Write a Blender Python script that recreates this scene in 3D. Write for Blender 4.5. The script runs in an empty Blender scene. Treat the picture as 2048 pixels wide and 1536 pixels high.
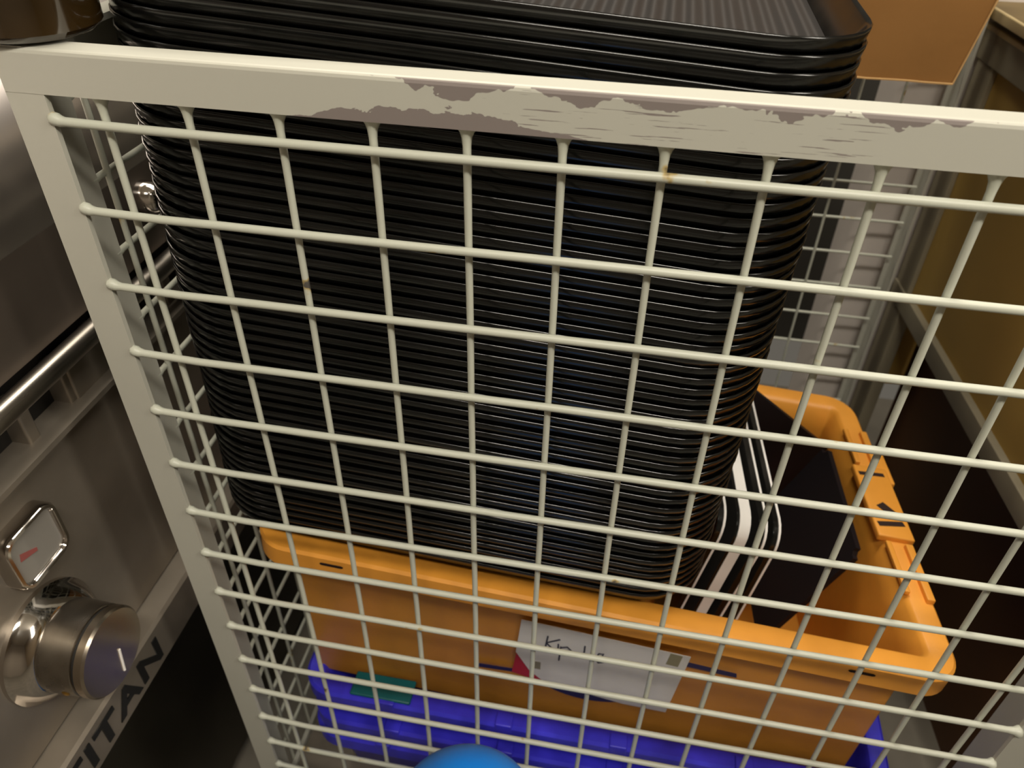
import bpy, bmesh, math, random
from mathutils import Vector, Matrix
random.seed(7)
C = bpy.context.scene
COL = C.collection
U, H = 0.05, 18.5                     # one mesh pitch of the cage = 5 cm; H = height of the top wire row above the floor

def W(x, y, z):                       # x right, y down from the top wire row, z away from the front panel -> world metres
    return Vector((x*U, z*U, (H-y)*U))

# ------------------------------------------------------------------ camera
cam = bpy.data.cameras.new('camera'); co = bpy.data.objects.new('camera', cam); COL.objects.link(co)
cam.sensor_width = 36; cam.lens = 27.407; cam.clip_start = 0.02
cam.dof.use_dof = True; cam.dof.focus_distance = 0.47; cam.dof.aperture_fstop = 11
Rw = ((0.98315592, 0.12564982, -0.13272741), (0.18197712, -0.60545177, 0.77479835), (0.01699322, -0.78590094, -0.61811888))
M = Matrix(((Rw[0][0], -Rw[0][1], -Rw[0][2]), (Rw[1][0], -Rw[1][1], -Rw[1][2]), (Rw[2][0], -Rw[2][1], -Rw[2][2])))
co.matrix_world = Matrix.Translation(W(5.82314, -3.12163, -7.43378)) @ M.to_4x4()
C.camera = co
CAM = (5.82314, -3.12163, -7.43378)

# ------------------------------------------------------------------ light and exposure
wd = bpy.data.worlds.new('world'); C.world = wd; wd.use_nodes = True
bg = wd.node_tree.nodes['Background']; bg.inputs[0].default_value = (1, .9, .74, 1); bg.inputs[1].default_value = 0.16
C.view_settings.view_transform = 'Standard'; C.view_settings.look = 'None'
C.view_settings.exposure = -0.46; C.view_settings.gamma = 1.0; C.view_settings.use_curve_mapping = False
def area(name, loc, target, sx, sy, power, col=(1, .93, .81)):
    l = bpy.data.lights.new(name, 'AREA'); l.shape = 'RECTANGLE'; l.size = sx; l.size_y = sy; l.energy = power; l.color = col
    o = bpy.data.objects.new(name, l); COL.objects.link(o); o.location = loc
    o.rotation_euler = (Vector(target)-Vector(loc)).to_track_quat('-Z', 'Y').to_euler()
    return o
area('ceiling_lamp_over_aisle', (0.60, -1.0, 2.42), (0.45, 0.0, 0.6), 1.2, .25, 57)
area('ceiling_lamp_over_trolley', (0.35, 0.6, 2.42), (0.3, 0.25, 0.9), 1.2, .25, 28)
area('ceiling_lamp_over_range', (-0.1, 1.05, 2.42), (0.0, 0.3, 0.9), 1.2, .3, 26)
area('ceiling_lamp_right', (1.9, -0.5, 2.2), (0.3, 0.2, 0.7), .25, 1.2, 30)

# ------------------------------------------------------------------ materials
def mat(name, col, rough=.5, metal=0, spec=.5, var=0, vscale=8, bump=0, bscale=60, coat=0, stretch=None, emis=None):
    m = bpy.data.materials.new(name); m.use_nodes = True; nt = m.node_tree; b = nt.nodes['Principled BSDF']
    b.inputs['Base Color'].default_value = (*col, 1); b.inputs['Roughness'].default_value = rough
    b.inputs['Metallic'].default_value = metal; b.inputs['Specular IOR Level'].default_value = spec
    b.inputs['Coat Weight'].default_value = coat
    tc = nt.nodes.new('ShaderNodeTexCoord'); mp = nt.nodes.new('ShaderNodeMapping'); nt.links.new(tc.outputs['Object'], mp.inputs[0])
    if stretch: mp.inputs['Scale'].default_value = stretch
    if var:
        n = nt.nodes.new('ShaderNodeTexNoise'); n.inputs['Scale'].default_value = vscale; n.inputs['Detail'].default_value = 5
        nt.links.new(mp.outputs[0], n.inputs[0])
        r = nt.nodes.new('ShaderNodeValToRGB'); r.color_ramp.elements[0].position = .3; r.color_ramp.elements[1].position = .7
        r.color_ramp.elements[0].color = (*[c*(1-var) for c in col], 1); r.color_ramp.elements[1].color = (*[min(1, c*(1+var)) for c in col], 1)
        nt.links.new(n.outputs[0], r.inputs[0]); nt.links.new(r.outputs[0], b.inputs['Base Color'])
        mr = nt.nodes.new('ShaderNodeMapRange'); mr.inputs['To Min'].default_value = max(.02, rough-.08); mr.inputs['To Max'].default_value = min(1, rough+.12)
        nt.links.new(n.outputs[0], mr.inputs[0]); nt.links.new(mr.outputs[0], b.inputs['Roughness'])
    if bump:
        n2 = nt.nodes.new('ShaderNodeTexNoise'); n2.inputs['Scale'].default_value = bscale; nt.links.new(mp.outputs[0], n2.inputs[0])
        bp = nt.nodes.new('ShaderNodeBump'); bp.inputs['Strength'].default_value = bump; bp.inputs['Distance'].default_value = .002
        nt.links.new(n2.outputs[0], bp.inputs['Height']); nt.links.new(bp.outputs[0], b.inputs['Normal'])
    return m

def math_node(nt, op, a, b=None, c=None):
    n = nt.nodes.new('ShaderNodeMath'); n.operation = op
    for i, v in enumerate((a, b, c)):
        if v is None: continue
        if isinstance(v, (int, float)): n.inputs[i].default_value = v
        else: nt.links.new(v, n.inputs[i])
    return n.outputs[0]

PAINT = (.50, .49, .42)
def chipped_paint():
    # off-white paint worn through to a mauve-grey undercoat along both edges of the rail
    m = mat('worn_white_paint', PAINT, .42, 0, .5); nt = m.node_tree; b = nt.nodes['Principled BSDF']
    tc = nt.nodes.new('ShaderNodeTexCoord'); sp = nt.nodes.new('ShaderNodeSeparateXYZ'); nt.links.new(tc.outputs['Object'], sp.inputs[0])
    X, Z = sp.outputs[0], sp.outputs[2]        # object coordinates: metres, z=0 at the rail's top edge
    def noise(sx, sz, det=4, off=0):
        mp = nt.nodes.new('ShaderNodeMapping'); mp.inputs['Scale'].default_value = (sx, 1, sz); mp.inputs['Location'].default_value = (off, 0, 0)
        nt.links.new(tc.outputs['Object'], mp.inputs[0]); n = nt.nodes.new('ShaderNodeTexNoise'); n.inputs['Scale'].default_value = 1
        n.inputs['Detail'].default_value = det; n.inputs['Roughness'].default_value = .6; nt.links.new(mp.outputs[0], n.inputs[0]); return n.outputs[0]
    def window(lo, hi, soft):
        a = nt.nodes.new('ShaderNodeMapRange'); a.inputs[1].default_value = lo-soft; a.inputs[2].default_value = lo+soft; nt.links.new(X, a.inputs[0])
        c = nt.nodes.new('ShaderNodeMapRange'); c.inputs[1].default_value = hi-soft; c.inputs[2].default_value = hi+soft; nt.links.new(X, c.inputs[0])
        return math_node(nt, 'MULTIPLY', a.outputs[0], math_node(nt, 'SUBTRACT', 1, c.outputs[0]))
    # upper edge: Z in (-0.008 .. 0), depth of the worn strip follows the noise
    wtop = math_node(nt, 'MULTIPLY', noise(28, 40, 4), window(.10, .50, .09))
    top = math_node(nt, 'LESS_THAN', math_node(nt, 'MULTIPLY', Z, -1), math_node(nt, 'SUBTRACT', math_node(nt, 'MULTIPLY', wtop, .030), .0118))
    wbot = math_node(nt, 'MULTIPLY', noise(34, 60, 5, 3.3), window(.115, .25, .035))
    bot = math_node(nt, 'GREATER_THAN', math_node(nt, 'MULTIPLY', Z, -1), math_node(nt, 'SUBTRACT', .0285, math_node(nt, 'MULTIPLY', wbot, .026)))
    str_ = math_node(nt, 'GREATER_THAN', math_node(nt, 'MULTIPLY', noise(22, 700, 4, 9), window(.16, .45, .07)), .60)
    mask = math_node(nt, 'MAXIMUM', math_node(nt, 'MAXIMUM', top, bot), str_)
    mask = math_node(nt, 'MULTIPLY', mask, math_node(nt, 'LESS_THAN', sp.outputs[1], .0012))
    mx = nt.nodes.new('ShaderNodeMix'); mx.data_type = 'RGBA'; nt.links.new(mask, mx.inputs[0])
    mx.inputs[6].default_value = (*PAINT, 1); mx.inputs[7].default_value = (.235, .20, .185, 1)
    nt.links.new(mx.outputs[2], b.inputs['Base Color'])
    bp = nt.nodes.new('ShaderNodeBump'); bp.inputs['Strength'].default_value = .6; bp.inputs['Distance'].default_value = .0006; bp.invert = True
    nt.links.new(mask, bp.inputs['Height']); nt.links.new(bp.outputs[0], b.inputs['Normal'])
    return m
def wire_paint():
    m = mat('wire_paint', (.53, .54, .455), .4); nt = m.node_tree; b = nt.nodes['Principled BSDF']
    tc = nt.nodes.new('ShaderNodeTexCoord'); n = nt.nodes.new('ShaderNodeTexNoise'); n.inputs['Scale'].default_value = 34; n.inputs['Detail'].default_value = 4
    nt.links.new(tc.outputs['Object'], n.inputs[0])
    r = nt.nodes.new('ShaderNodeValToRGB'); e = r.color_ramp.elements
    e[0].position = .0; e[0].color = (.53, .54, .455, 1); e[1].position = .73; e[1].color = (.09, .08, .07, 1)
    x = e.new(.675); x.color = (.52, .53, .44, 1); x = e.new(.705); x.color = (.45, .34, .14, 1)
    nt.links.new(n.outputs[0], r.inputs[0]); nt.links.new(r.outputs[0], b.inputs['Base Color'])
    return m
def ribbed_black():
    m = mat('ribbed_black_plastic', (.03, .026, .024), .42, 0, .6); nt = m.node_tree; b = nt.nodes['Principled BSDF']
    tc = nt.nodes.new('ShaderNodeTexCoord'); w = nt.nodes.new('ShaderNodeTexWave'); w.inputs['Scale'].default_value = 26; w.bands_direction = 'X'
    nt.links.new(tc.outputs['Object'], w.inputs[0]); bp = nt.nodes.new('ShaderNodeBump'); bp.inputs['Strength'].default_value = 1; bp.inputs['Distance'].default_value = .0035
    nt.links.new(w.outputs[1], bp.inputs['Height']); nt.links.new(bp.outputs[0], b.inputs['Normal'])
    return m
M_RAIL = chipped_paint(); M_WIRE = wire_paint()
M_FRAME = mat('white_frame_paint', PAINT, .42, 0, .5, .03, 9, .03, 200)
M_BLACK = mat('glossy_black_plastic', (.006, .006, .0055), .14, 0, .55, .25, 30)
M_FLOORTRAY = ribbed_black()
M_ORANGE = mat('orange_plastic', (.80, .335, .042), .42, 0, .5, .12, 14, .1, 120)
M_BLUE = mat('deep_blue_plastic', (.04, .033, .58), .34, 0, .5, .3, 22, .1, 80)
M_TEAL = mat('teal_plastic', (.0, .09, .10), .4)
M_BRIGHTBLUE = mat('bright_blue_plastic', (.008, .27, 1.0), .35, 0, .5, .04, 20, .05, 200)
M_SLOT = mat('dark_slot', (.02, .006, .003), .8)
M_STEEL = mat('brushed_steel', (.33, .30, .26), .27, 1, .5, .18, 40, .03, 260, stretch=(1, .08, 1))
M_STEELDULL = mat('dull_steel', (.30, .26, .21), .42, .6, .5, .15, 14, .05, 120)
M_CHROME = mat('polished_chrome', (.62, .58, .54), .09, 1)
M_DARK = mat('black_void_metal', (.012, .011, .010), .5)
M_DOOR = mat('dark_steel_door', (.13, .105, .085), .42, .6, .5, .1, 20, .02, 200)
M_GLASS = mat('gauge_face', (.30, .28, .25), .2, 0, .6, coat=1)
M_RED = mat('red_paint', (.45, .02, .03), .5)
M_LETTER = mat('black_lettering', (.01, .01, .01), .4)
M_WHITE = mat('white_edge', (.90, .87, .83), .45)
M_PAPER = mat('label_paper', (.66, .63, .60), .6, 0, .3, .1, 12, .2, 90)
M_TAPE = mat('old_tape', (.25, .22, .13), .35)
M_INK = mat('pen_ink', (.03, .03, .05), .6)
M_NAVY = mat('navy_print', (.02, .015, .07), .5)
M_CARD = mat('brown_cardboard', (.26, .125, .036), .75, 0, .2, .1, 10, .1, 150)
M_CARDEDGE = mat('cardboard_edge', (.55, .33, .13), .8)
M_OLIVE = mat('olive_brown_board', (.40, .255, .062), .55, 0, .4, .12, 5, .05, 80)
M_TRIM = mat('cabinet_frame', (.27, .235, .16), .5, 0, .5, .15, 12)
M_TRIMLIGHT = mat('cabinet_edge', (.52, .40, .20), .5)
M_GREY = mat('pale_panel', (.62, .56, .51), .45, 0, .5, .05, 6)
M_FLOOR = mat('grey_floor', (.14, .125, .10), .6, 0, .4, .2, 9, .1, 60)
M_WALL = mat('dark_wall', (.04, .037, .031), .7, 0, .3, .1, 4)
M_CEIL = mat('ceiling_paint', (.62, .58, .50), .8)
M_AMBER = mat('dark_amber_glass', (.03, .016, .004), .12, 0, .7, .5, 12, coat=.6)
M_RUBBER = mat('grey_rubber', (.06, .06, .06), .7)

# ------------------------------------------------------------------ mesh helpers (all in pitch units, converted with W or local axes)
def link(name, bm, m, parent=None, smooth=40, origin=None, recalc=True):
    if recalc: bmesh.ops.recalc_face_normals(bm, faces=bm.faces)
    me = bpy.data.meshes.new(name)
    if origin is not None: bmesh.ops.translate(bm, verts=bm.verts, vec=-Vector(origin))
    bm.to_mesh(me); bm.free()
    for k in (m if isinstance(m, (list, tuple)) else [m]): me.materials.append(k)
    if smooth:
        me.polygons.foreach_set('use_smooth', [True]*len(me.polygons)); me.set_sharp_from_angle(angle=math.radians(smooth))
    o = bpy.data.objects.new(name, me); COL.objects.link(o)
    if origin is not None: o.location = origin
    if parent is not None: o.parent = parent
    return o
def empty(name, loc, rot=None):
    o = bpy.data.objects.new(name, None); COL.objects.link(o); o.empty_display_size = .05
    mw = Matrix.Translation(loc) @ (rot.to_4x4() if rot else Matrix.Identity(4)); o.matrix_world = mw
    return o
def keep(o, parent):                  # parent while keeping the place it was built in
    o.parent = parent; o.matrix_parent_inverse = parent.matrix_world.inverted(); return o
def tag(o, label=None, cat=None, group=None, kind=None):
    for k, v in (('label', label), ('category', cat), ('group', group), ('kind', kind)):
        if v: o[k] = v
    return o
def box(bm, a, b, T=W, bev=0):
    x0, x1 = sorted((a[0], b[0])); y0, y1 = sorted((a[1], b[1])); z0, z1 = sorted((a[2], b[2]))
    vs = [bm.verts.new(T(x, y, z)) for x in (x0, x1) for y in (y0, y1) for z in (z0, z1)]
    fs = [bm.faces.new([vs[i] for i in f]) for f in ((0, 1, 3, 2), (4, 6, 7, 5), (0, 4, 5, 1), (2, 3, 7, 6), (0, 2, 6, 4), (1, 5, 7, 3))]
    if bev:
        es = list({e for f in fs for e in f.edges}); bmesh.ops.bevel(bm, geom=es, offset=bev*U, segments=3, profile=.6, affect='EDGES')
    return vs
def tube(bm, pts, r, seg=10, cap=True):
    pts = [Vector(p) for p in pts]; rs = r if isinstance(r, (list, tuple)) else [r]*len(pts); rings = []
    up = None
    for i, p in enumerate(pts):
        d = (pts[min(i+1, len(pts)-1)]-pts[max(i-1, 0)]).normalized()
        if up is None: up = d.orthogonal().normalized()
        up = (up-d*up.dot(d)).normalized(); sd = d.cross(up)
        rings.append([bm.verts.new(p+(up*math.cos(2*math.pi*k/seg)+sd*math.sin(2*math.pi*k/seg))*rs[i]) for k in range(seg)])
    for a, b in zip(rings, rings[1:]):
        for k in range(seg): bm.faces.new((a[k], a[(k+1) % seg], b[(k+1) % seg], b[k]))
    if cap: bm.faces.new(rings[0][::-1]); bm.faces.new(rings[-1])
def lathe(bm, prof, T, seg=40):       # prof: (axial, radius); T(axial, c, s)
    rings = []
    for a, r in prof: rings.append([bm.verts.new(T(a, r*math.cos(2*math.pi*k/seg), r*math.sin(2*math.pi*k/seg))) for k in range(seg)])
    for a, b in zip(rings, rings[1:]):
        for k in range(seg): bm.faces.new((a[k], a[(k+1) % seg], b[(k+1) % seg], b[k]))
    bm.faces.new(rings[0][::-1]); bm.faces.new(rings[-1])
def rrect(w, d, r, ins, n=7):
    r2 = max(r-ins, .04); pts = []
    for cx, cy, a0 in ((w-ins-r2, d-ins-r2, 0), (ins+r2, d-ins-r2, 90), (ins+r2, ins+r2, 180), (w-ins-r2, ins+r2, 270)):
        for k in range(n+1):
            a = math.radians(a0+90*k/n); pts.append((cx+r2*math.cos(a), cy+r2*math.sin(a)))
    return pts
def loft(bm, prof, w, d, r, T, n=7, caps=(True, True)):
    rings = [[bm.verts.new(T(x, y, z)) for x, y in rrect(w, d, r, ins, n)] for ins, z in prof]
    for a, b in zip(rings, rings[1:]):
        N = len(a)
        for k in range(N): bm.faces.new((a[k], a[(k+1) % N], b[(k+1) % N], b[k]))
    if caps[0]: bm.faces.new(rings[0])
    if caps[1]: bm.faces.new(rings[-1][::-1])
    return rings
def prism(bm, poly, T, t0, t1, bev=0):   # poly of 2D points, T(u,v,t)
    a = [bm.verts.new(T(u, v, t0)) for u, v in poly]; b = [bm.verts.new(T(u, v, t1)) for u, v in poly]; n = len(poly)
    fs = [bm.faces.new(a), bm.faces.new(b[::-1])]+[bm.faces.new((a[i], b[i], b[(i+1) % n], a[(i+1) % n])) for i in range(n)]
    if bev: bmesh.ops.bevel(bm, geom=list({e for f in fs[:2] for e in f.edges}), offset=bev*U, segments=2, affect='EDGES')
def L(x, y, z): return Vector((x*U, y*U, z*U))      # local frame: x right, y away, z up

# ------------------------------------------------------------------ the room
def struct(name, a, b, m):
    bm = bmesh.new(); box(bm, a, b); return tag(link(name, bm, m, smooth=0), kind='structure')
struct('floor', (-24, H, -44), (50, H+1, 22), M_FLOOR)
struct('ceiling', (-24, H-50, -44), (50, H-49, 22), M_CEIL)
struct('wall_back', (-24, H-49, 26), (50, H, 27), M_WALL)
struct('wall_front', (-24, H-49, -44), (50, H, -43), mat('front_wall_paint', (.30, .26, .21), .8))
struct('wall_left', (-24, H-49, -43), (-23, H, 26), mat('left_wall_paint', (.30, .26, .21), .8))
struct('wall_right', (49, H-49, -43), (50, H, 26), mat('right_wall_paint', (.26, .20, .13), .8))

# pale corner column behind the cage
bm = bmesh.new()
Tc = lambda x, y, z: W(x, H-z, y)
loft(bm, [(0, 0), (0, H+3)], 2.55, 2.4, .55, lambda x, y, z: W(11.95+x, H-z, 14.35+y), 6)
tag(link('wall_column', bm, M_GREY), 'pale rounded column standing behind the right end of the mesh cage', 'column')

# ------------------------------------------------------------------ the wire cage trolley
BOT = 16.6
cage = empty('wire_cage_trolley', W(6, H, 6.8))
tag(cage, 'off-white welded wire mesh cage trolley with chipped paint holding the black tray stack', 'trolley')
def cpart(name, bm, m, **k): o = link(name, bm, m, **k); return keep(o, cage)
XL, XR, ZB, TH = -1.07, 13.03, 13.9, .07
YT, YB = -.78, -.31
def angle_post(x0, sx, z0, sz, wf, ws):          # L profile; flange wf along x, ws along z
    bm = bmesh.new()
    poly = [(0, 0), (wf, 0), (wf, TH), (TH*1.6, TH), (TH, TH*1.6), (TH, ws), (0, ws)]
    prism(bm, poly, lambda u, v, t: W(x0+sx*u, t, z0+.004+sz*v), YT+.12, BOT+.9, .015)
    return bm
cpart('corner_post', angle_post(XL, 1, 0, 1, .46, .86), M_FRAME)
cpart('corner_post', angle_post(XR, -1, 0, 1, .50, 1.1), M_FRAME)
cpart('corner_post', angle_post(XL, 1, ZB, -1, .46, .5), M_FRAME)
cpart('corner_post', angle_post(XR+.1, -1, ZB, -1, .22, .5), M_FRAME)
def rail_x(z0, sz, wt, m, y0=YT, y1=YB, name='top_rail'):
    bm = bmesh.new()
    poly = [(0, y0+.05), (.012, y0+.02), (.03, y0+.006), (.055, y0), (wt, y0), (wt, y0+TH), (TH*1.5, y0+TH), (TH, y0+TH*1.5), (TH, y1), (0, y1)]
    prism(bm, poly, lambda u, v, t: W(t, v, z0+sz*u), XL-.01, XR+.01, .018)
    return cpart(name, bm, m, origin=W(0, y0, z0), smooth=12)
rail_x(0, 1, .33, M_RAIL)
rail_x(ZB, -1, .50, M_FRAME)
def rail_z(x0, sx, name='top_rail'):
    bm = bmesh.new()
    poly = [(0, YT+.03), (.03, YT-.004), (.36, YT-.004), (.36, YT+TH), (TH, YT+TH), (TH, YB+.1), (0, YB+.1)]
    prism(bm, poly, lambda u, v, t: W(x0+sx*u, v, t), .02, ZB-.02, .018)
    return cpart(name, bm, M_FRAME)
rail_z(XL, 1); rail_z(XR, -1)
for z0, sz in ((0, 1), (ZB, -1)):
    bm = bmesh.new(); box(bm, (XL+.08, BOT-.1, z0+.08*sz), (XR-.08, BOT+.4, z0+.18*sz)); cpart('bottom_rail', bm, M_FRAME)
for x0, sx in ((XL, 1), (XR, -1)):
    bm = bmesh.new(); box(bm, (x0+.08*sx, BOT-.1, .2), (x0+.18*sx, BOT+.4, ZB-.2)); cpart('bottom_rail', bm, M_FRAME)
bm = bmesh.new(); box(bm, (XL+.2, BOT+.05, .2), (XR-.2, BOT+.3, ZB-.2)); cpart('base_plate', bm, M_STEELDULL)
# front grille, each wire where it is welded
VX = [(-.023, .024), (.970, .986), (2.001, 2.002), (3.020, 3.000), (4.015, 4.001), (4.997, 4.989), (6.000, 5.984), (6.994, 6.967), (8.020, 7.883), (9.025, 8.922), (10.009, 10.004), (11.021, 11.007), (12.10, 11.93)]
HY = [(-.016, .010), (1.044, 1.045), (2.075, 2.053), (3.110, 3.103), (4.136, 4.132), (5.181, 5.175), (6.229, 6.205), (7.245, 7.258), (8.289, 8.301), (9.294, 9.315), (10.380, 10.29), (11.43, 11.33), (12.47, 12.36), (13.50, 13.41), (14.53, 14.45), (15.56, 15.48)]
def jit(a): return (random.random()-.5)*a
bm = bmesh.new()
for k, (a, b) in enumerate(VX):
    n = 14; pts = []; rs = []
    for i in range(n+1):
        s = i/n; y = YB-.02+s*(BOT-YB); x = a+(b-a)*y/12
        pts.append(W(x+(jit(.008) if 0 < i < n else 0), y, .095)); rs.append(.043*U)
    pts = [W(a, YB-.04, .125), W(a, YB+.02, .12), W(a, YB+.06, .11), W(a, YB+.11, .10), W(a, YB+.2, .095)]+pts[1:]
    rs = [.12*U, .105*U, .075*U, .055*U, .045*U]+rs[1:]
    tube(bm, pts, rs, 12)
for k, (a, b) in enumerate(HY):
    x0, x1 = XL+.445, XR-.49; pts = []; rs = []
    for x, r in ((x0-.035, .04), (x0-.01, .068), (x0+.04, .075), (x0+.09, .064), (x0+.15, .052)): pts.append(W(x, a-.035*max(0, 1-(x-x0)/.1), .03)); rs.append(r*U)
    for i in range(1, 16):
        x = x0+.2+(x1-x0-.4)*i/16; pts.append(W(x, a+(b-a)*x/12+jit(.006), .0)); rs.append(.051*U)
    for x, r in ((x1-.17, .051), (x1-.08, .065), (x1-.02, .10), (x1+.02, .085)): pts.append(W(x, b, .0)); rs.append(r*U)
    tube(bm, pts, rs, 12)
cpart('front_grille', bm, M_WIRE, smooth=60)
def grille_side(x, s, z0, z1, name):
    bm = bmesh.new()
    zz = z0+.24
    while zz < z1-.2:
        tube(bm, [W(x+.06*s, YB-.2, zz), W(x+.06*s+jit(.02), 8, zz+jit(.03)), W(x+.06*s, BOT, zz)], .043*U, 8); zz += 1.0
    for j in range(16):
        y = .02+1.036*j
        tube(bm, [W(x, y-.01, z0-.08), W(x, y, z0+.03), W(x, y, z0+.1)]+[W(x, y+jit(.012), z0+(z1-z0)*i/8) for i in range(1, 8)]+[W(x, y, z1)], [.055*U, .06*U, .045*U]+[.043*U]*7+[.06*U], 8)
    return cpart(name, bm, M_WIRE, smooth=60)
grille_side(-1.05, .6, .86, ZB-.5, 'side_grille')
bm = bmesh.new()
for k in range(13):
    x = 10.73-9-1.012+1.012*k
    if x < XR-.5: tube(bm, [W(x, YB, 13.5), W(x+jit(.03), 8, 13.5), W(x, BOT, 13.5)], .036*U, 8)
for j in range(16):
    y = .15+1.036*j; tube(bm, [W(XL+.5, y, 13.58), W(5, y+jit(.03), 13.58), W(XR-.1, y, 13.58)], .04*U, 8)
cpart('back_grille', bm, M_WIRE, smooth=60)
for cx, cz in ((XL+1, 1), (XR-1, 1), (XL+1, ZB-1), (XR-1, ZB-1)):
    bm = bmesh.new(); lathe(bm, [(-.28, .45), (-.25, .72), (.25, .72), (.28, .45)], lambda a, c, s: W(cx+a, H-.72+c, cz+s), 24)
    wh = cpart('castor_wheel', bm, M_RUBBER)
    bm = bmesh.new(); box(bm, (cx-.4, BOT+.3, cz-.35), (cx+.4, BOT+.42, cz+.35)); box(bm, (cx-.4, BOT+.4, cz-.2), (cx-.32, H-.6, cz+.2)); box(bm, (cx+.32, BOT+.4, cz-.2), (cx+.4, H-.6, cz+.2))
    f = link('castor_fork', bm, M_STEELDULL, smooth=0); keep(f, wh)

# ------------------------------------------------------------------ orange crate, rolled a little to the right
A = Vector((-.15, 7.54, .6)); B = Vector((11.95, 8.25, .6)); Cc = Vector((11.30, 8.42, 8.10))
Aw, Bw, Cw = W(*A), W(*B), W(*Cc)
ax = (Bw-Aw).normalized(); by = (Cw-Bw).normalized(); up = ax.cross(by).normalized()
WC, DC, HC = (Bw-Aw).length/U, (Cw-Bw).length/U, 4.75
SK = .42
def TC(x, y, z):
    x = x+SK*(x/WC)**2*min(1, max(0, -z-.55)/1.2)
    return ax*(x*U)+by*(y*U)+up*(z*U)+Aw     # slight shear of the long-used crate
crate = empty('storage_crate', TC(WC/2, DC/2, -HC))
tag(crate, 'orange plastic storage crate with a handwritten paper label, under the black tray stack', 'crate')
bm = bmesh.new()
loft(bm, [(.82, -4.6), (.60, -.6), (.50, -.10), (.44, -.02), (.40, 0), (.05, 0), (0, -.05), (0, -.46), (.05, -.48), (.07, -.44), (.07, -.12), (.42, -.12), (.55, -.6), (.74, -4.64), (.80, -4.75)], WC, DC, .62, TC, 8)
body = keep(link('body', bm, M_ORANGE), crate)
# rim details: recessed grip and slots on the right-hand rim, slots on the front rim
bm = bmesh.new()
for y0, y1 in ((1.7, 2.9), (5.1, 6.2)):
    box(bm, (WC-.52, y0, .005), (WC-.42, y1, .10), TC, .02); box(bm, (WC-.16, y0-.1, -.02), (WC-.02, y1, .10), TC, .02)
box(bm, (WC-.62, 3.0, -.05), (WC+.06, 5.0, .11), TC, .04)
box(bm, (WC-.12, 4.6, -.45), (WC+.16, 5.6, .08), TC, .04)
keep(link('handle_rim', bm, M_ORANGE), crate)
for (x, y, w, d, a) in ((WC-.3, 3.35, .26, .06, .2), (WC-.25, 3.72, .20, .10, -.9), (WC-.3, 4.75, .26, .05, .1)):
    bm = bmesh.new(); c, s = math.cos(a), math.sin(a)
    prism(bm, [(x+c*u-s*v, y+s*u+c*v) for u, v in ((-w, -d), (w, -d), (w, d), (-w, d))], lambda u, v, t: TC(u, v, t), .105, .118)
    keep(link('handle_slot', bm, M_SLOT, smooth=0), crate)
for x in (1.28, 10.3):
    bm = bmesh.new(); loft(bm, [(0, 0), (0, .012)], .42, .055, .027, lambda u, v, t: TC(x+u, -.014+t, -.20+v), 5)
    keep(link('rim_slot', bm, M_SLOT, smooth=0), crate)
# front face frame: u right, v down the leaning front wall
def TF(u, v, t):
    i = .42+(.74-.42)*((v-.12)/4.52); return TC(u, i-t, -v)
def U2(px, py):                       # photo position -> (u, v) on the crate's front wall
    import mathutils
    f = 1559.171; d = Vector(((px-1024)/f, (py-768)/f, 1)); R3 = Matrix(Rw); dw = R3 @ d
    o = W(*CAM); best = None
    v = 1.5
    for _ in range(6):
        p0 = TF(0, v, 0); e1 = ax; e2 = (TF(0, 3, 0)-TF(0, 1, 0)).normalized(); n = e1.cross(e2)
        s = (p0-o).dot(n)/dw.dot(n); p = o+dw*s
        v = -(p-Aw).dot(up)/U
    ux = (p-Aw).dot(ax)/U; u = ux
    for _ in range(5): u = ux-SK*(u/WC)**2*min(1, max(0, v-.55)/1.2)
    return (u, v)
quad = [U2(*q) for q in ((1048, 1236), (1386, 1311), (1336, 1421), (1250, 1404), (1092, 1359), (1064, 1337), (1037, 1300))]
bm = bmesh.new(); prism(bm, quad, TF, .035, .05)
lab = keep(link('paper_label', bm, M_PAPER, smooth=0), crate); lab['label'] = 'white paper label with pen writing'
bm = bmesh.new(); q2 = [U2(*q) for q in ((1346, 1303), (1370, 1309), (1360, 1330), (1336, 1324))]; prism(bm, q2, TF, .051, .056)
keep(link('tape_remnant', bm, M_TAPE, smooth=0), lab); bm = bmesh.new()
q2 = [U2(*q) for q in ((1070, 1318), (1087, 1321), (1086, 1335), (1070, 1332))]; prism(bm, q2, TF, .051, .056)
keep(link('tape_remnant', bm, M_TAPE, smooth=0), lab)
def stroke(bm, pts, r): tube(bm, [TF(*U2(*p), .058) for p in pts], r*U, 6)
bm = bmesh.new(); s = .016
stroke(bm, [(1101, 1268), (1096, 1290)], s); stroke(bm, [(1125, 1275), (1098, 1281), (1110, 1293)], s)      # K
stroke(bm, [(1122, 1284), (1121, 1296)], s)                                                              # i
stroke(bm, [(1127, 1289), (1123, 1316)], s); stroke(bm, [(1127, 1291), (1140, 1290), (1147, 1297), (1142, 1305), (1127, 1304)], s)   # p
stroke(bm, [(1175, 1288), (1172, 1312)], s)                                                              # l
stroke(bm, [(1198, 1316), (1208, 1310), (1212, 1304), (1203, 1303), (1197, 1311), (1201, 1321), (1213, 1320)], s)                   # e
keep(link('handwriting', bm, M_INK), lab)
cu, cv = U2(1192, 1318); cL = U2(1031, 1338); cB = U2(1190, 1401)
ra = abs(cu-cL[0])+.02; rb = abs(cB[1]-cv)
bm = bmesh.new(); prism(bm, [(cu+ra*math.cos(a), cv+rb*math.sin(a)) for a in [math.radians(d) for d in range(20, 158, 4)]], TF, .012, .022)
e = [U2(*q) for q in ((958, 1325), (1034, 1337), (1034, 1343), (958, 1332))]; prism(bm, e, TF, .012, .02)
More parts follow.
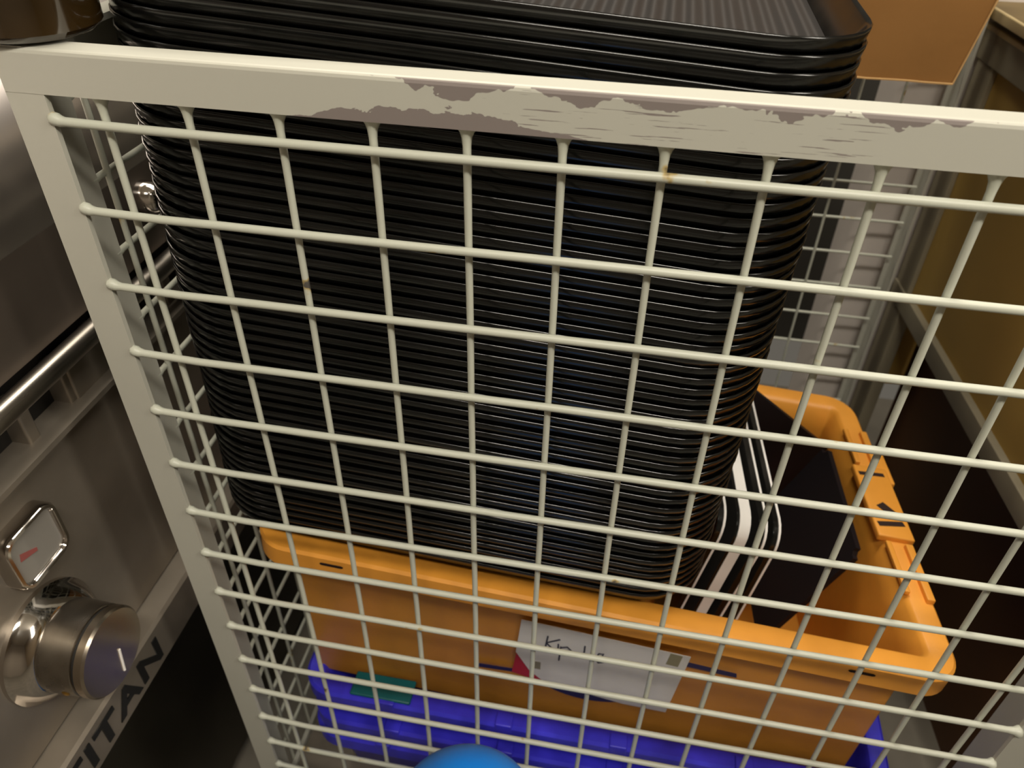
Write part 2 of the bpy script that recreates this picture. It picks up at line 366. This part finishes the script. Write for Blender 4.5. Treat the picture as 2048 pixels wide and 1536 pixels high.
e = [U2(*q) for q in ((1372, 1322), (1478, 1347), (1478, 1355), (1372, 1331))]; prism(bm, e, TF, .012, .02)
pr = keep(link('printed_emblem', bm, M_NAVY, smooth=0), crate)
bm = bmesh.new(); prism(bm, [U2(*q) for q in ((1040, 1296), (1029, 1342), (1060, 1352), (1105, 1364), (1120, 1340))], TF, .023, .03)
keep(link('red_segment', bm, M_RED, smooth=0), pr)

# ------------------------------------------------------------------ the stack of black trays
WT, DT, RT, PT = 8.65, 7.7, 1.2, .1740
def tray(name, w=WT, d=DT, r=RT):
    t = empty(name, Vector((0, 0, 0)))
    off = lambda x, y, z: L(x-w/2, y, z)
    bm = bmesh.new()
    loft(bm, [(.255, -.40), (.055, -.03), (.035, -.004), (.014, .004), (0, -.006), (-.002, -.024), (.022, -.138), (.032, -.144), (.05, -.146), (.07, -.17), (.22, -.42), (.27, -.44)], w, d, r, off, 9, caps=(False, True))
    link('rim_wall', bm, M_BLACK, t, smooth=50)
    bm = bmesh.new(); loft(bm, [(.256, -.401), (.40, -.402)], w, d, r, off, 9, caps=(False, True)); bmesh.ops.reverse_faces(bm, faces=bm.faces)
    link('ribbed_floor', bm, M_FLOORTRAY, t, smooth=50)
    return t
def copy_tree(o):
    c = o.copy(); COL.objects.link(c)
    for ch in list(o.children):
        k = ch.copy(); COL.objects.link(k); k.parent = c
    return c
ROLL = math.radians(3.35)
NT = 51
top_c = Vector((3.66, -1.38, .76)); LEAN = math.radians(1.9)                     # front middle of the topmost tray's rim
axu = Vector((math.sin(LEAN), -math.cos(LEAN), 0))     # up axis in (x, y-down, z)
proto = tray('serving_tray')
ords = {0: 'topmost black serving tray of the stack, its ribbed floor showing', 1: 'black serving tray directly under the topmost tray of the stack',
        2: 'black serving tray third from the top of the stack', 3: 'black serving tray fourth from the top, just above the white rail',
        NT-1: 'lowest black serving tray, resting on the orange crate rim'}
shift = 0; rotz = 0
for i in range(NT):
    o = proto if i == 0 else copy_tree(proto)
    if i in (14, 16, 30, 31, 40): shift = jit(.02)
    p = top_c-axu*(PT*i)
    o.location = W(p.x+shift*.6+jit(.012), p.y, p.z+abs(jit(.03))); o.rotation_euler = (0, ROLL, math.radians(jit(.15)))
    tag(o, ords.get(i, 'black serving tray nested in the tall stack behind the wire mesh'), 'tray', 'black serving trays in the stack')

# ------------------------------------------------------------------ boards standing in the right end of the crate
def ray(px, py, axis, val):
    f = 1559.171; d = Vector(((px-1024)/f, (py-768)/f, 1)); dw = Matrix(Rw) @ d; d2 = Vector((dw.x, -dw.z, dw.y)); o = Vector(CAM)
    s = (val-o[axis])/d2[axis]; return o+d2*s
hd = Vector((math.sin(math.radians(-4.9)), 0, math.cos(math.radians(-4.9))))
def board(name, c2, c3, length, thick, label, m_slab, m_edge, we=.03, drop=3.9):
    c2 = Vector(c2); dn = (Vector(c3)-c2); dn = (dn-hd*dn.dot(hd)).normalized(); nr = hd.cross(dn).normalized()
    if nr.x < 0: nr = -nr
    T = lambda u, v, t: W(*(c2+hd*u+dn*v+nr*t))
    n = 5; r = .42; poly = []
    for cx, cy, a0 in ((length-r, r, -90), (length-r, drop-r, 0), (r, drop-r, 90), (r, r, 180)):
        for k in range(n+1):
            a = math.radians(a0+90*k/n); poly.append((cx+r*math.cos(a), cy+r*math.sin(a)))
    bm = bmesh.new(); prism(bm, poly, T, -thick, -we, .012)
    root = link(name, bm, m_slab, smooth=40); tag(root, label, 'board', 'boards standing in the orange crate')
    if m_edge:
        bm = bmesh.new()
        ctr = (length/2, drop/2); big = [(ctr[0]+(u-ctr[0])*1.006, ctr[1]+(v-ctr[1])*1.008) for u, v in poly]
        prism(bm, big, T, -we, .012, .005); e = link('white_edge', bm, m_edge, root, smooth=40)
    return root
for (px, py, qx, qy, bx, by_, th, lb, m1, m2) in (
    (1456, 1046, 1436, 905, 1362, 1212, .13, 'black board with thin white edge beside the tray stack, leftmost in the crate', M_BLACK, M_WHITE),
    (1506, 1058, 1462, 812, 1398, 1240, .24, 'thick white-edged board between the black boards in the orange crate', M_BLACK, M_WHITE),
    (1540, 1071, 1481, 772, 1432, 1240, .14, 'black board with thin white edge just right of the thick white-edged board', M_BLACK, M_WHITE),
    (1567, 1073, 1505, 778, 1462, 1250, .12, 'rightmost of the white-edged black boards in the orange crate', M_BLACK, M_WHITE)):
    c2 = ray(px, py, 1, 7.35); c1 = ray(qx, qy, 1, 7.35); c3 = ray(bx, by_, 2, c2.z+.05)
    board('serving_board', c2, c3, (c1-c2).length, th, lb, m1, m2, .19 if 'thick' in lb[:6] else .03)
def slab(name, pts, thick, m, label):        # four corners (pitch units)
    P4 = [Vector(p) for p in pts]; n = (P4[1]-P4[0]).cross(P4[3]-P4[0]).normalized()
    if n.dot(Vector(CAM)-P4[0]) > 0: n = -n
    bm = bmesh.new(); a = [bm.verts.new(W(*p)) for p in P4]; b = [bm.verts.new(W(*(p+n*thick))) for p in P4]
    bm.faces.new(a); bm.faces.new(b[::-1])
    for i in range(4): bm.faces.new((a[i], b[i], b[(i+1) % 4], a[(i+1) % 4]))
    vert = [e for e in bm.edges if (e.verts[0] in a) != (e.verts[1] in a)]
    bmesh.ops.bevel(bm, geom=vert, offset=.14*U, segments=3, affect='EDGES')
    return tag(link(name, bm, m, smooth=35), label, 'board', 'boards standing in the orange crate')
M_MATTE = mat('satin_black_board', (.010, .008, .010), .5, 0, .25)
pa = ray(1716, 1108, 0, 10.8); pb = ray(1652, 890, 0, 10.45); pc = ray(1515, 1285, 2, pa.z-.25); pd = pb+(pc-pa)
slab('serving_board', (pa, pb, pd, pc), .12, M_MATTE, 'wide plain black board leaning on the right wall of the orange crate')
k1 = ray(1503, 776, 2, 6.9); k2 = ray(1664, 903, 2, 6.9); dvec = Vector((-.35, 3.3, .1)); perp = Vector((-(k2-k1).y, (k2-k1).x, 0)).normalized()*3.0
slab('serving_board', (k1, k2, k2+Vector((-1.3, 3.6, -.4)), k1+Vector((-1.5, 3.8, -.4))), .12, M_MATTE, 'plain black slab slanting in front of the back wall of the orange crate')  # flat black slab filling the area below the diagonal edge

# ------------------------------------------------------------------ nested blue crates under the orange one
def blue_crate(x0, y0, z0, label):
    root = empty('blue_crate', W(x0+5.6, y0+2.4, z0+3.8)); T = lambda x, y, z: W(x0+x, y0-z, z0+y)
    bm = bmesh.new()
    loft(bm, [(.75, -2.3), (.42, -.12), (.36, -.02), (.28, 0), (.06, 0), (0, -.06), (0, -.42), (.05, -.46), (.09, -.42), (.11, -.16), (.36, -.2), (.45, -1.0), (.68, -2.3), (.75, -2.42)], 12.0, 7.9, .7, T, 7)
    keep(link('body', bm, M_BLUE), root)
    for k in range(4):
        bm = bmesh.new(); x = 1.6+k*2.5+jit(.3); box(bm, (x, -.01, -.20), (x+.35, .30, .05), T, .03); keep(link('rim_lug', bm, M_BLUE), root)
    return tag(root, label, 'crate', 'blue crates under the orange crate')
blue_crate(.02, 12.08, .55, 'deep blue plastic crate carrying the orange crate, topmost of its nest')
blue_crate(.12, 12.98, .46, 'deep blue plastic crate nested second, below the blue crate under the orange one')
blue_crate(-.02, 13.88, .56, 'deep blue plastic crate at the bottom of the nest, on the cage base')
bm = bmesh.new(); box(bm, (1.15, 12.0, .62), (2.45, 12.075, 1.15), W, .04)
tag(link('teal_lid', bm, M_TEAL), 'teal plastic lid sticking out between orange and blue crates', 'lid')

# ------------------------------------------------------------------ black bin and cardboard box at the back of the cage
bm = bmesh.new()
loft(bm, [(.5, 0), (.25, 7.4), (0, 7.5), (0, 8.0), (.15, 8.0), (.2, 7.5), (.5, .2)], 8.0, 4.2, .5, lambda x, y, z: W(1.0+x, BOT-z, 9.1+y), 5)
tag(link('black_bin', bm, M_BLACK), 'tall black plastic bin behind the tray stack on the cage base, lower one', 'bin')
bm = bmesh.new()
loft(bm, [(.5, 0), (.25, 6.5), (0, 6.6), (0, 7.15), (.15, 7.15), (.2, 6.6), (.5, .2)], 8.0, 4.2, .5, lambda x, y, z: W(1.1+x, BOT-8.0-z, 9.1+y), 5)
tag(link('black_bin', bm, M_BLACK), 'black plastic bin behind the tray stack, under the cardboard box', 'bin')
cb = empty('cardboard_box', W(8.2, 1.38, 11.2)); tag(cb, 'open brown cardboard box behind the tray stack at the top right', 'box')
bm = bmesh.new()
TB = lambda x, y, z: W(5.0+x+(.17*z if x > 3 else 0), 1.40-z, 9.0+y)
bx = 6.36
vs = []
box(bm, (0, 0, 0), (bx, 4.2, .06), TB)
box(bm, (0, 0, .06), (bx, .07, 3.2), TB); box(bm, (0, 4.13, .06), (bx, 4.2, 3.2), TB)
box(bm, (0, .07, .06), (.07, 4.13, 3.2), TB); box(bm, (bx-.07, .07, .06), (bx, 4.13, 3.2), TB)
keep(link('carton_wall', bm, M_CARD, smooth=0), cb)
bm = bmesh.new()
tube(bm, [TB(.1+(bx-.1)*i/24, -.02, .0+jit(.012)) for i in range(25)], .022*U, 6); tube(bm, [TB(bx, -.01, z/6) for z in range(0, 20)], .02*U, 6)
keep(link('frayed_edge', bm, M_CARDEDGE), cb)

# ------------------------------------------------------------------ board-sided cabinet to the right of the cage
a5 = math.radians(5.25); cc = Vector((13.45, 0, 14.1)); df = Vector((math.sin(a5), 0, -math.cos(a5))); dr = Vector((math.cos(a5), 0, math.sin(a5)))
def TK(u, v, t):                      # u toward the viewer, v down, t into the cabinet
    p = cc+df*u+dr*t; return W(p.x, v, p.z)
kab = empty('side_cabinet', TK(6, H, 3)); tag(kab, 'brown board-sided cabinet with grey frame, right of the wire cage', 'cabinet')
def kpart(name, m, *boxes, bev=.03, sm=35):
    bm = bmesh.new()
    for a, b in boxes: box(bm, a, b, TK, bev)
    return keep(link(name, bm, m, smooth=sm), kab)
kpart('side_panel', M_OLIVE, ((.5, 2.0, .12), (17, 8.5, .3)), bev=0)
kpart('back_panel', M_OLIVE, ((.02, 1.9, .1), (.2, 12, 9)), bev=0)
kpart('underside_shade', mat('underside_shade_brown', (.10, .04, .012), .6, 0, .4, .2, 6), ((.4, 8.9, 1.1), (17, 17, 1.3)), bev=0)  # dark sheet standing in for shade in the open space below the rail
kpart('post', M_TRIM, ((0, 1.6, 0), (.95, H, .35))); kpart('post', M_TRIM, ((16.2, 1.6, 0), (17.1, H, .35)))
kpart('bottom_rail', M_TRIM, ((0, 8.3, -.06), (17.1, 8.85, .3)))
kpart('top_rail', M_TRIM, ((-.05, 1.35, -.05), (17.1, 2.15, .35)))
kpart('top_board', mat('dark_olive_board', (.15, .10, .035), .6), ((-.3, .95, -.25), (17.3, 1.1, 9)))
kpart('top_edge', M_TRIMLIGHT, ((-.34, .93, -.32), (17.3, 1.16, -.22)))
kpart('top_lip', M_TRIMLIGHT, ((-.1, 1.36, -.1), (17.1, 1.48, .0)))

# ------------------------------------------------------------------ steel cooking range to the left, its front facing the cage
rg = empty('cooking_range', W(-8, H, 2)); tag(rg, 'stainless steel cooking range with chrome knob and lettered strip, left of the cage', 'range')
def rpart(name, bm, m, parent=None, **k):
    o = link(name, bm, m, **k); return keep(o, parent or rg)
Z0, Z1 = -14, 15
def xprof(poly, m, name, z0=Z0, z1=Z1, bev=0, sm=25, parent=None):
    bm = bmesh.new(); prism(bm, poly, lambda u, v, t: W(u, v, t), z0, z1, bev); return rpart(name, bm, m, parent, smooth=sm)
# upper hood: face curves in at the top
arc = [(-2.75, 2.3), (-2.77, 1.95), (-2.83, 1.6), (-2.95, 1.25), (-3.12, .95), (-3.35, .65), (-3.65, .4), (-4.0, .2), (-4.5, .05), (-4.8, 0)]
xprof([(-2.75, 3.85), (-2.75, 2.3), (-12, 2.3), (-12, 3.85)], M_DOOR, 'upper_body', sm=30)
xprof(arc+[(-12, 0), (-12, 2.3)], mat('reflection_bright_steel', (.85, .77, .72), .3, 1), 'sloping_hood', sm=60)  # steel colour brightened here to carry the lamp's reflection
xprof([(-3.1, 3.86), (-12, 3.86), (-12, 5.15), (-3.1, 5.15)], M_DARK, 'vent_recess')
for k in range(-5, 8):
    z = -.05+k*1.0; bm = bmesh.new(); box(bm, (-3.15, 4.25, z-.12), (-2.78, 5.1, z+.12), W, .05); rpart('vent_rib', bm, M_STEELDULL)
bm = bmesh.new(); tube(bm, [W(-2.55, 4.05, z) for z in (-13, -6, 0, 6, 13)], .18*U, 20); bar = rpart('handle_bar', bm, M_STEEL)
bm = bmesh.new(); box(bm, (-2.9, 4.2, .95), (-2.74, 5.08, 2.4), W, .05); rpart('bar_bracket', bm, M_STEELDULL)
xprof([(-2.72, 5.02), (-2.55, 5.06), (-2.55, 5.16), (-2.72, 5.2), (-2.8, 5.4), (-12, 5.4), (-12, 5.02)], M_STEELDULL, 'lower_lip', bev=.01)
xprof([(-2.8, 5.4), (-2.8, 9.83), (-12, 9.83), (-12, 5.4)], M_STEELDULL, 'control_panel')
xprof([(-2.8, 9.87), (-2.38, 9.87), (-2.32, 9.93), (-2.32, 10.86), (-2.4, 10.92), (-2.95, 10.95), (-12, 10.95), (-12, 9.87)], M_STEELDULL, 'name_strip', bev=.01)
xprof([(-3.0, 10.98), (-3.0, H-.6), (-12, H-.6), (-12, 10.98)], mat('dark_oven_steel', (.10, .09, .07), .35, 1, .5, .2, 10), 'oven_door')
for z in (-12, 13):
    bm = bmesh.new(); lathe(bm, [(H-.7, .4), (H, .4)], lambda a, c, s: W(-4+c, a, z+s), 20); rpart('foot', bm, M_DARK)
# gauge
gm = lambda x, y, z: W(-2.8+z, 6.33-.56+y, -1.02-.56+x)
bm = bmesh.new(); loft(bm, [(0, 0), (0, .22), (.03, .27), (.08, .27), (.11, .22), (.11, .2)], 1.12, 1.08, .26, gm, 7, caps=(True, False)); g = rpart('gauge_bezel', bm, M_CHROME)
bm = bmesh.new(); loft(bm, [(.10, .19), (.10, .20)], 1.12, 1.08, .26, gm, 7); rpart('gauge_face', bm, M_GLASS, g)
bm = bmesh.new(); prism(bm, [(.22, .52), (.26, .40), (.55, .56), (.54, .62)], lambda u, v, t: gm(u, v, t), .202, .212); rpart('gauge_needle', bm, mat('faded_red', (.36, .10, .09), .4), g)
# knob
KY, KZ = 8.17, -1.47
kt = lambda a, c, s: W(-2.8+a, KY+c, KZ+s)
bm = bmesh.new(); lathe(bm, [(0, 1.02), (.08, 1.02), (.14, .96), (.26, .90), (.34, .80), (.38, .74), (.38, .70)], kt, 56); kn = rpart('knob_flange', bm, M_CHROME)
bm = bmesh.new(); lathe(bm, [(.36, .74), (.40, .75), (.93, .73), (.95, .70)], kt, 56); kb = rpart('knob', bm, M_STEEL, kn)
bm = bmesh.new(); lathe(bm, [(.94, .70), (1.0, .70)], kt, 56); rpart('knob_gap_ring', bm, M_DARK, kn)
bm = bmesh.new(); lathe(bm, [(.99, .71), (1.01, .735), (1.13, .735), (1.17, .70), (1.175, .60)], kt, 56); rpart('knob_cap', bm, mat('mirror_cap', (.42, .36, .29), .27, 1), kn)
bm = bmesh.new(); tube(bm, [kt(1.18, .08, .10), kt(1.18, .55, .02)], .022*U, 8); rpart('pointer_mark', bm, M_WHITE, kn)
bm = bmesh.new(); lathe(bm, [(0, .03), (.03, .07), (.05, .04)], lambda a, c, s: W(-2.05+c, KY+.16+s, KZ-.69-a), 16); rpart('set_screw', bm, mat('brass_stain', (.5, .3, .07), .3, 1), kn)
# hinge bolt higher up
bm = bmesh.new(); lathe(bm, [(0, .30), (.25, .28), (.35, .2)], lambda a, c, s: W(-2.75+a, 2.85+c, 3.95+s), 24); rpart('hinge_bolt', bm, M_CHROME)
# lettering
def text_mesh(s, size, T, name, m, parent):
    cu_ = bpy.data.curves.new(name, 'FONT'); cu_.body = s; cu_.size = 1; cu_.extrude = .02; cu_.space_character = 1.12; cu_.offset = .03
    to = bpy.data.objects.new('tmp', cu_); COL.objects.link(to); bpy.context.view_layer.update()
    me = bpy.data.meshes.new_from_object(to.evaluated_get(bpy.context.evaluated_depsgraph_get())); bpy.data.objects.remove(to)
    bm = bmesh.new(); bm.from_mesh(me); bpy.data.meshes.remove(me); x1 = max(v.co.x for v in bm.verts)
    for v in bm.verts: v.co = T(v.co.x/x1, v.co.y*size, v.co.z)
    o = link(name, bm, m, smooth=0, recalc=False); return keep(o, parent)
strip = [o for o in rg.children if o.name.startswith('name_strip')][0]
text_mesh('TITAN', .80, lambda u, v, t: W(-2.305+t*.5, 10.66-v, -2.95+u*2.95), 'lettering', M_LETTER, strip)

# amber jar standing on the front left corner of the cage
pan = empty('amber_jar', W(-.93, -.8, .6)); tag(pan, 'dark amber glossy jar standing on the top left corner of the white cage', 'jar')
bm = bmesh.new(); lathe(bm, [(0, .55), (.03, .66), (.10, .72), (1.9, .73), (2.2, .66), (2.4, .5), (2.5, .46)], lambda a, c, s: W(-.95+c, YT-.01-a, .60+s), 48)
keep(link('jar_body', bm, M_AMBER), pan)
bm = bmesh.new(); lathe(bm, [(2.48, .5), (2.5, .53), (2.85, .53), (2.9, .48)], lambda a, c, s: W(-.93+c, YT-.01-a, .60+s), 40)
keep(link('jar_lid', bm, M_DARK), pan)

# ------------------------------------------------------------------ bright blue canister in front of the cage
can = empty('blue_canister', W(4.3, H, -2.05)); tag(can, 'bright blue plastic canister with domed top standing in front of the cage', 'canister')
CT = lambda a, c, s: W(4.3+c, a, -2.05+s)
bm = bmesh.new(); lathe(bm, [(H, 1.25), (H-.15, 1.4), (11.4, 1.42), (11.1, 1.3), (11.0, 1.2)], CT, 48); keep(link('canister_body', bm, M_BRIGHTBLUE), can)
bm = bmesh.new(); lathe(bm, [(11.05, 1.28), (10.9, 1.32), (10.5, 1.3), (10.1, 1.18), (9.75, .98), (9.5, .74), (9.32, .48), (9.24, .22), (9.22, .03)], CT, 48)
keep(link('domed_lid', bm, M_BRIGHTBLUE, smooth=60), can)
